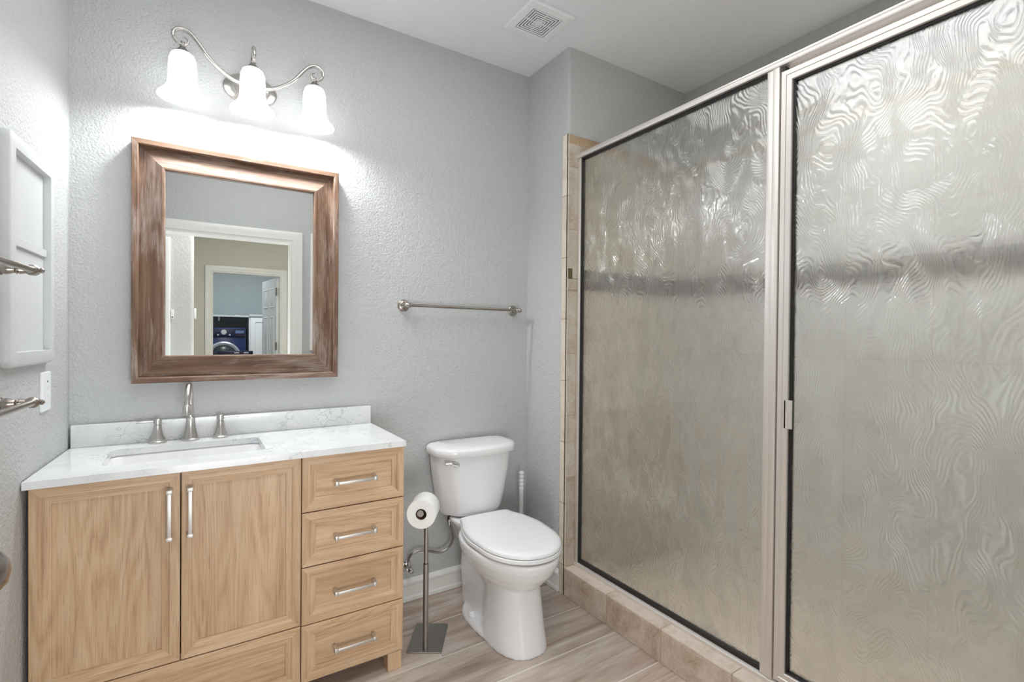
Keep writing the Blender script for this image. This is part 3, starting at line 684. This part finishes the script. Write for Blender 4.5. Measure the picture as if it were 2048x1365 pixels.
# ------------------------------------------------------------------ toilet (local frame: back wall at y=0, front is -y)
TO = thing('toilet', 'white two piece toilet with closed lid beside the oak vanity', 'toilet', (1.555, 0, 0), math.radians(-2.0))
def oval(wd, yb, yf, z, n=56, ex=2.3, exb=3.2, ymid=None):
    ym = (yb+yf)/2 if ymid is None else ymid
    out = []
    for k in range(n):
        a = 2*PI*k/n; c, s = math.cos(a), math.sin(a)
        e_ = exb if s > 0 else ex
        x = wd*math.copysign(abs(c)**(2/e_), c)
        y = ym+((yb-ym) if s > 0 else (ym-yf))*math.copysign(abs(s)**(2/e_), s)
        out.append(V(x, y, z))
    return out
bm = bmesh.new()
# bowl
rings(bm, [oval(w_, yb, yf, z, ymid=-0.44, ex=2.1, exb=2.3) for w_, yb, yf, z in ((0.08, -0.30, -0.60, 0.20), (0.108, -0.27, -0.64, 0.25), (0.142, -0.24, -0.685, 0.285), (0.170, -0.215, -0.722, 0.325), (0.186, -0.20, -0.745, 0.365), (0.189, -0.195, -0.752, 0.39), (0.186, -0.20, -0.748, 0.401), (0.15, -0.23, -0.71, 0.402))])
# front column
rings(bm, [oval(w_, yb, yf, z, ymid=-0.50, ex=2.4, exb=2.6) for w_, yb, yf, z in ((0.122, -0.38, -0.688, 0.0), (0.121, -0.38, -0.686, 0.012), (0.112, -0.385, -0.672, 0.08), (0.105, -0.39, -0.655, 0.18), (0.102, -0.36, -0.64, 0.25), (0.11, -0.30, -0.64, 0.30))])
# trapway body at the back
rings(bm, [oval(w_, yb, yf, z) for w_, yb, yf, z in ((0.085, -0.10, -0.52, 0.0), (0.083, -0.10, -0.50, 0.08), (0.09, -0.09, -0.50, 0.17), (0.085, -0.10, -0.48, 0.26), (0.095, -0.08, -0.48, 0.33), (0.115, -0.05, -0.45, 0.385))])
# floor flange
rings(bm, [oval(w_, yb, yf, z, ymid=-0.34, ex=2.6, exb=2.4) for w_, yb, yf, z in ((0.132, -0.165, -0.60, 0.0), (0.131, -0.166, -0.598, 0.014), (0.122, -0.175, -0.585, 0.026), (0.09, -0.19, -0.55, 0.034))])
# deck below the tank
rings(bm, [oval(w_, yb, yf, z, ex=4, exb=4) for w_, yb, yf, z in ((0.085, -0.055, -0.27, 0.30), (0.10, -0.05, -0.27, 0.34), (0.115, -0.04, -0.265, 0.375), (0.130, -0.035, -0.26, 0.40), (0.131, -0.035, -0.26, 0.414), (0.127, -0.038, -0.255, 0.4175))])
bw = fin('bowl', bm, PORC, TO, local=True, sm=80)
md = bw.modifiers.new('fuse', 'REMESH'); md.mode = 'VOXEL'; md.voxel_size = 0.005; md.use_smooth_shade = True
md = bw.modifiers.new('soften', 'SMOOTH'); md.factor = 0.5; md.iterations = 9
for s in (-1, 1):
    bm = bmesh.new(); lathe(bm, [(0, 0.017), (0.008, 0.017), (0.016, 0.014), (0.02, 0.008), (0.021, 0.002)], (s*0.107, -0.33, 0.0285), n=20); fin('bolt_cap', bm, PLAST, TO, local=True)
def lid_outline(wd, yb, yf, wb, z):
    # straight back, widening to the middle, rounded tip
    R = [(wb*0.0, yb), (wb*0.5, yb), (wb*0.86, yb-0.002), (wb, yb-0.012), (wb*1.05, yb-0.04), (wd*0.90, yb-0.11), (wd*0.985, yb-0.18), (wd, yb-0.235), (wd*0.975, yb-0.30)]
    ym = yb-0.30; x0 = wd*0.975
    for k in range(1, 11):
        a = PI/2*k/10; R.append((x0*math.cos(a)**0.94 if k < 10 else 0.0, ym-(ym-yf)*math.sin(a)))
    pts = spline([(x, y, z) for x, y in R], 4)
    left = [V(-p.x, p.y, p.z) for p in reversed(pts[1:-1])]
    return pts+left
LYB, LYF = -0.232, -0.748
bm = bmesh.new()
rings(bm, [lid_outline(0.180+a, LYB+b, LYF-a, 0.128+a, z) for a, b, z in ((0.0, 0.0, 0.4095), (0.003, 0.002, 0.412), (0.003, 0.002, 0.424), (0.0, 0.0, 0.4265))]); fin('seat', bm, PLAST, TO, local=True, sm=40)
bm = bmesh.new()
rings(bm, [lid_outline(0.178+a, LYB+b, LYF-a*1.0, 0.127+a, z) for a, b, z in ((-0.002, 0.0, 0.4285), (0.002, 0.002, 0.431), (0.002, 0.002, 0.440), (-0.003, -0.002, 0.4455), (-0.022, -0.014, 0.4505), (-0.038, -0.026, 0.4525))]); fin('seat_lid', bm, PLAST, TO, local=True, sm=50)
for s in (-1, 1): fin('hinge_cap', B(s*0.075-0.018, s*0.075+0.018, -0.230, -0.208, 0.412, 0.434, 0.005), PLAST, TO, local=True)
def tank_ring(hw, yb, yc, ys, z, n=14, r=0.022):
    """bowed front: yc at centre, ys at the sides"""
    P = [V(-hw+r, yb, z)]
    for k in range(5): a = PI/2*k/4; P.append(V(-hw+r-r*math.sin(a), yb-r+r*math.cos(a), z))
    xs = hw-0.05
    q = [V(-hw, yc+0.105, z), V(-hw+0.004, yc+0.088, z), V(-hw+0.012, yc+0.074, z)]
    for k in range(n+1):
        t_ = -1+2*k/n; q.append(V(t_*xs, yc+0.030*abs(t_)**2, z))
    q += [V(hw-0.012, yc+0.074, z), V(hw-0.004, yc+0.088, z), V(hw, yc+0.105, z)]
    P += q
    for k in range(5): a = PI/2*k/4; P.append(V(hw-r+r*math.cos(a), yb-r+r*math.sin(a), z))
    return P
bm = bmesh.new()
rings(bm, [tank_ring(h_, -0.03, yc, ys, z) for h_, yc, ys, z in ((0.145, -0.185, -0.10, 0.4185), (0.160, -0.20, -0.105, 0.428), (0.167, -0.207, -0.11, 0.445), (0.180, -0.214, -0.112, 0.52), (0.197, -0.222, -0.117, 0.63), (0.205, -0.226, -0.122, 0.718))])
tk = fin('tank', bm, PORC, TO, local=True, sm=50)
bm = bmesh.new()
rings(bm, [tank_ring(h_, -0.02, yc, ys, z) for h_, yc, ys, z in ((0.207, -0.228, -0.124, 0.7185), (0.217, -0.239, -0.13, 0.7195), (0.220, -0.243, -0.134, 0.724), (0.220, -0.243, -0.134, 0.747), (0.2175, -0.2405, -0.132, 0.754), (0.211, -0.234, -0.128, 0.7595), (0.200, -0.224, -0.118, 0.763), (0.16, -0.19, -0.10, 0.7655))])
fin('tank_lid', bm, PORC, TO, local=True, sm=60)
bm = bmesh.new()
lathe(bm, [(0, 0.015), (0.006, 0.015), (0.012, 0.013), (0.02, 0.012), (0.024, 0.007)], (-0.13, -0.192, 0.686), (0, -1, 0), 20)
tube(bm, spline([(-0.126, -0.212, 0.684), (-0.142, -0.216, 0.692), (-0.165, -0.214, 0.698), (-0.19, -0.206, 0.697)], 6), [0.009]*6+[0.0075]*6+[0.006]*6+[0.003], 12, flat=(0.7, 1.1), up=(0, 1, 0))
fin('flush_lever', bm, CHROME, tk, local=True, label='chrome flush lever')

ws = thing('water_supply_line', 'braided steel water supply hose looping from wall valve to toilet tank', 'hose', (1.25, 0, 0.16))
bm = bmesh.new()
lathe(bm, [(0.0005, 0.026), (0.003, 0.025), (0.006, 0.012), (0.03, 0.010), (0.045, 0.012)], (1.245, 0, 0.175), (0, -1, 0), 24)
lathe(bm, [(0, 0.009), (0.02, 0.0095), (0.024, 0.007), (0.03, 0.007)], (1.245, -0.038, 0.178), (0, 0, 1), 16); va = fin('valve', bm, CHROME, ws)
bm = bmesh.new(); lathe(bm, [(0, 0.006), (0.008, 0.006), (0.009, 0.014), (0.022, 0.013), (0.026, 0.008)], (1.247, -0.044, 0.172), (0.25, -1, -0.35), 16)
for v in bm.verts: pass
fin('valve_knob', bm, CHROME, va)
bm = bmesh.new(); hp = spline([(1.245, -0.038, 0.205), (1.246, -0.045, 0.232), (1.262, -0.055, 0.252), (1.30, -0.06, 0.258), (1.35, -0.062, 0.242), (1.395, -0.065, 0.228), (1.44, -0.072, 0.245), (1.455, -0.085, 0.29), (1.44, -0.10, 0.34), (1.424, -0.11, 0.375)], 8); tube(bm, hp, 0.0058, 12); fin('hose', bm, STEEL, ws)
bm = bmesh.new(); lathe(bm, [(0, 0.0075), (0.018, 0.0075), (0.019, 0.0125), (0.03, 0.0125)], (1.424, -0.11, 0.372), (0, 0, 1), 8); lathe(bm, [(0, 0.009), (0.016, 0.009)], (1.424, -0.11, 0.402), (0, 0, 1), 16, mi=1); fin('coupling_nut', bm, [STEEL, BLACK], ws)

# ------------------------------------------------------------------ paper stand, roll, brush
ax = V(0.545, 0.838, 0).normalized(); px_ = V(ax.y, -ax.x, 0)
ps = thing('toilet_paper_stand', 'brushed steel freestanding toilet paper holder with flat square base', 'toilet paper holder', (1.183, -0.396, 0), math.atan2(-ax.x, ax.y))
bm = bmesh.new()
rings(bm, [[p for p in rrect(0, 0.068, 0.071-i, 0.103-i, 0.008, z)] for i, z in ((0.001, 0.0), (0, 0.001), (0, 0.005), (0.001, 0.006))]); fin('base', bm, STEEL, ps, local=True)
bm = bmesh.new(); lathe(bm, [(0.0061, 0.0112), (0.352, 0.0112), (0.353, 0.0105)], (0, 0, 0), n=24); pl = fin('lower_pole', bm, STEEL, ps, local=True)
bm = bmesh.new(); lathe(bm, [(0.353, 0.0095), (0.356, 0.0095)], (0, 0, 0), n=24); fin('joint_ring', bm, BLACK, pl, local=True)
bm = bmesh.new(); lathe(bm, [(0.356, 0.0092), (0.594, 0.0092)], (0, 0, 0), n=24)
fin('upper_pole', bm, STEEL, ps, local=True)
bm = bmesh.new(); tube(bm, [(0, 0.008, 0.606), (0, -0.128, 0.606)], 0.0092, 20); lathe(bm, [(0, 0.0125), (0.004, 0.0125)], (0, -0.128, 0.606), (0, -1, 0), 20); fin('arm', bm, STEEL, ps, local=True)
rc_ = V(1.183, -0.396, 0.598)-ax*0.0165
rl = thing('toilet_paper_roll', 'white toilet paper roll on the freestanding steel holder', 'toilet paper', rc_, math.atan2(-ax.x, ax.y))
bm = bmesh.new(); R_ = [(0.0, 0.0215), (0.0, 0.056), (0.002, 0.0575), (0.098, 0.0575), (0.1, 0.056), (0.1, 0.0215)]
lathe(bm, R_, (0, 0, 0), (0, -1, 0), 48, cap0=False, cap1=False)
pr_ = fin('paper', bm, PAPER, rl, local=True, sm=40)
bm = bmesh.new(); lathe(bm, [(0, 0.0213), (0.1, 0.0213), (0.1, 0.0198), (0, 0.0198), (0, 0.0213)], (0, 0, 0), (0, -1, 0), 32, cap0=False, cap1=False); fin('core', bm, CARD, pr_, local=True)

tb = thing('toilet_brush', 'white toilet brush with beaded handle standing behind the toilet', 'toilet brush', (1.85, -0.10, 0))
bm = bmesh.new(); BX, BY = 1.85, -0.10
pf = [(0.25, 0.0105), (0.47, 0.012), (0.4715, 0.0128)]
z = 0.472
for k in range(4): pf += [(z+0.002, 0.0105), (z+0.008, 0.0142), (z+0.014, 0.0142), (z+0.0195, 0.0105)]; z += 0.0205
pf += [(z+0.002, 0.0095), (z+0.007, 0.0135), (z+0.014, 0.0138), (z+0.02, 0.009), (z+0.022, 0.002)]
lathe(bm, pf, (BX, BY, 0), n=24); fin('handle', bm, PLAST, tb)
bm = bmesh.new(); lathe(bm, [(0, 0.056), (0.02, 0.058), (0.12, 0.05), (0.25, 0.042), (0.26, 0.036), (0.262, 0.012)], (BX, BY, 0), n=32); fin('canister', bm, PLAST, tb)

# ------------------------------------------------------------------ exhaust fan cover
ex_ = thing('exhaust_fan_cover', 'white square exhaust fan grille with concentric slots on the ceiling', 'vent', (1.70, -0.4325, H))
bm = bmesh.new(); cx, cy = 1.70, -0.4325
def sq(h, z): return [V(cx-h, cy-h, z), V(cx+h, cy-h, z), V(cx+h, cy+h, z), V(cx-h, cy+h, z)]
rings(bm, [sq(0.116, H-0.0005), sq(0.116, H-0.008), sq(0.112, H-0.014), sq(0.082, H-0.017), sq(0.080, H-0.014), sq(0.080, H-0.0006)], cap0=False, cap1=False); fin('cover', bm, PLAST, ex_, sm=0)
fin('slot_backing', B(cx-0.0795, cx+0.0795, cy-0.0795, cy+0.0795, H-0.003, H-0.0007), DARK, ex_)
bm = bmesh.new(); h_ = 0.0745
while h_ > 0.018:
    rings(bm, [sq(h_, H-0.0105), sq(h_, H-0.0125), sq(h_-0.0072, H-0.0125), sq(h_-0.0072, H-0.0105)], cap0=False, cap1=False); h_ -= 0.0122
rings(bm, [sq(h_+0.002, H-0.0105), sq(h_+0.002, H-0.0125)], cap0=False)
for a, b, c, d in ((cx-0.079, cx-0.01, cy-0.002, cy+0.002), (cx+0.01, cx+0.079, cy-0.002, cy+0.002), (cx-0.002, cx+0.002, cy-0.079, cy-0.01), (cx-0.002, cx+0.002, cy+0.01, cy+0.079)): box(bm, a, b, c, d, H-0.012, H-0.009)
fin('grille', bm, PLAST, ex_, sm=0)

# ------------------------------------------------------------------ shower enclosure
GX = 2.018
en = thing('shower_enclosure', 'fixed obscure glass shower panel with brushed metal header, posts and sill on the tiled curb', 'shower enclosure', (GX, -0.87, 0.14))
Y0, Y1, YE = -0.3625, -1.345, YF+0.0002
def prism(bm, prof, y0, y1): rings(bm, [[V(x, y, z) for x, z in prof] for y in (y0, y1)])
bm = bmesh.new(); prism(bm, [(1.994, 2.190), (1.992, 2.196), (1.994, 2.207), (2.0, 2.216), (2.012, 2.222), (2.03, 2.222), (2.042, 2.216), (2.044, 2.190)], Y0, YE); hd = fin('header', bm, FRAME, en, sm=40)
bm = bmesh.new(); prism(bm, [(1.994, 0.1402), (1.994, 0.152), (2.004, 0.158), (2.034, 0.158), (2.044, 0.152), (2.044, 0.1402)], Y0, YE); fin('sill', bm, FRAME, en, sm=40)
fin('wall_jamb', B(2.0, 2.036, -0.384, Y0, 0.158, 2.19, 0.002), FRAME, en)
bm = bmesh.new(); box(bm, 1.998, 2.038, -1.366, -1.345, 0.158, 2.19, 0.002); box(bm, 1.994, 2.042, -1.3885, -1.366, 0.158, 2.19, 0.003); fin('post', bm, FRAME, en)
fin('hinge_jamb', B(1.998, 2.038, YE, YE+0.03, 0.158, 2.19, 0.002), FRAME, en)
bm = bmesh.new(); g = 0.0
box(bm, 2.006, 2.030, -1.345, -0.384, 2.1815, 2.19); box(bm, 2.006, 2.030, -1.345, -0.384, 0.158, 0.172); box(bm, 2.006, 2.030, -0.389, -0.384, 0.172, 2.1815); box(bm, 2.010, 2.026, -1.345, -1.3415, 0.172, 2.1815); fin('gasket', bm, BLACK, en)
fin('glass', B(2.015, 2.021, -1.3416, -0.3889, 0.1718, 2.1817), GLASS, en, sm=0, label='swirl textured obscure glass')
sd = thing('shower_door', 'framed obscure glass shower door with small metal pull, right of the fixed panel', 'shower door', (GX, -1.8, 0.16))
DA, DB, DZ0, DZ1, fw = -1.392, -2.185, 0.163, 2.170, 0.036
bm = bmesh.new()
rg = []
for i, x in ((0, 2.036), (0, 2.0), (0.003, 1.996), (0.017, 1.996), (0.019, 1.998), (fw-0.002, 1.999), (fw, 2.002), (fw, 2.036), (0, 2.036)):
    rg.append([V(x, DA-i, DZ0+i), V(x, DB+i, DZ0+i), V(x, DB+i, DZ1-i), V(x, DA-i, DZ1-i)])
rings(bm, rg, cap0=False, cap1=False); fin('frame', bm, FRAME, sd, sm=30, doubles=True)
bm = bmesh.new(); ya, yb, za, zb, q = DA-fw, DB+fw, DZ0+fw, DZ1-fw, 0.005
rings(bm, [[V(x, ya-i, za+i), V(x, yb+i, za+i), V(x, yb+i, zb-i), V(x, ya-i, zb-i)] for i, x in ((0, 2.008), (q, 2.008), (q, 2.03), (0, 2.03), (0, 2.008))], cap0=False, cap1=False); fin('gasket', bm, BLACK, sd, sm=0)
fin('glass', B(2.015, 2.021, yb+q, ya-q, za+q, zb-q), GLASS, sd, sm=0, label='swirl textured obscure glass')
bm = bmesh.new(); box(bm, 1.982, 1.9955, -1.4305, -1.4245, 1.004, 1.096, 0.001, 1); box(bm, 1.982, 1.987, -1.450, -1.4245, 1.004, 1.096, 0.001, 1); fin('pull', bm, FRAME, sd)
bm = bmesh.new(); box(bm, 2.002, 2.03, DA-0.012, DA-0.002, 2.1702, 2.186); fin('roller_catch', bm, BLACK, sd)
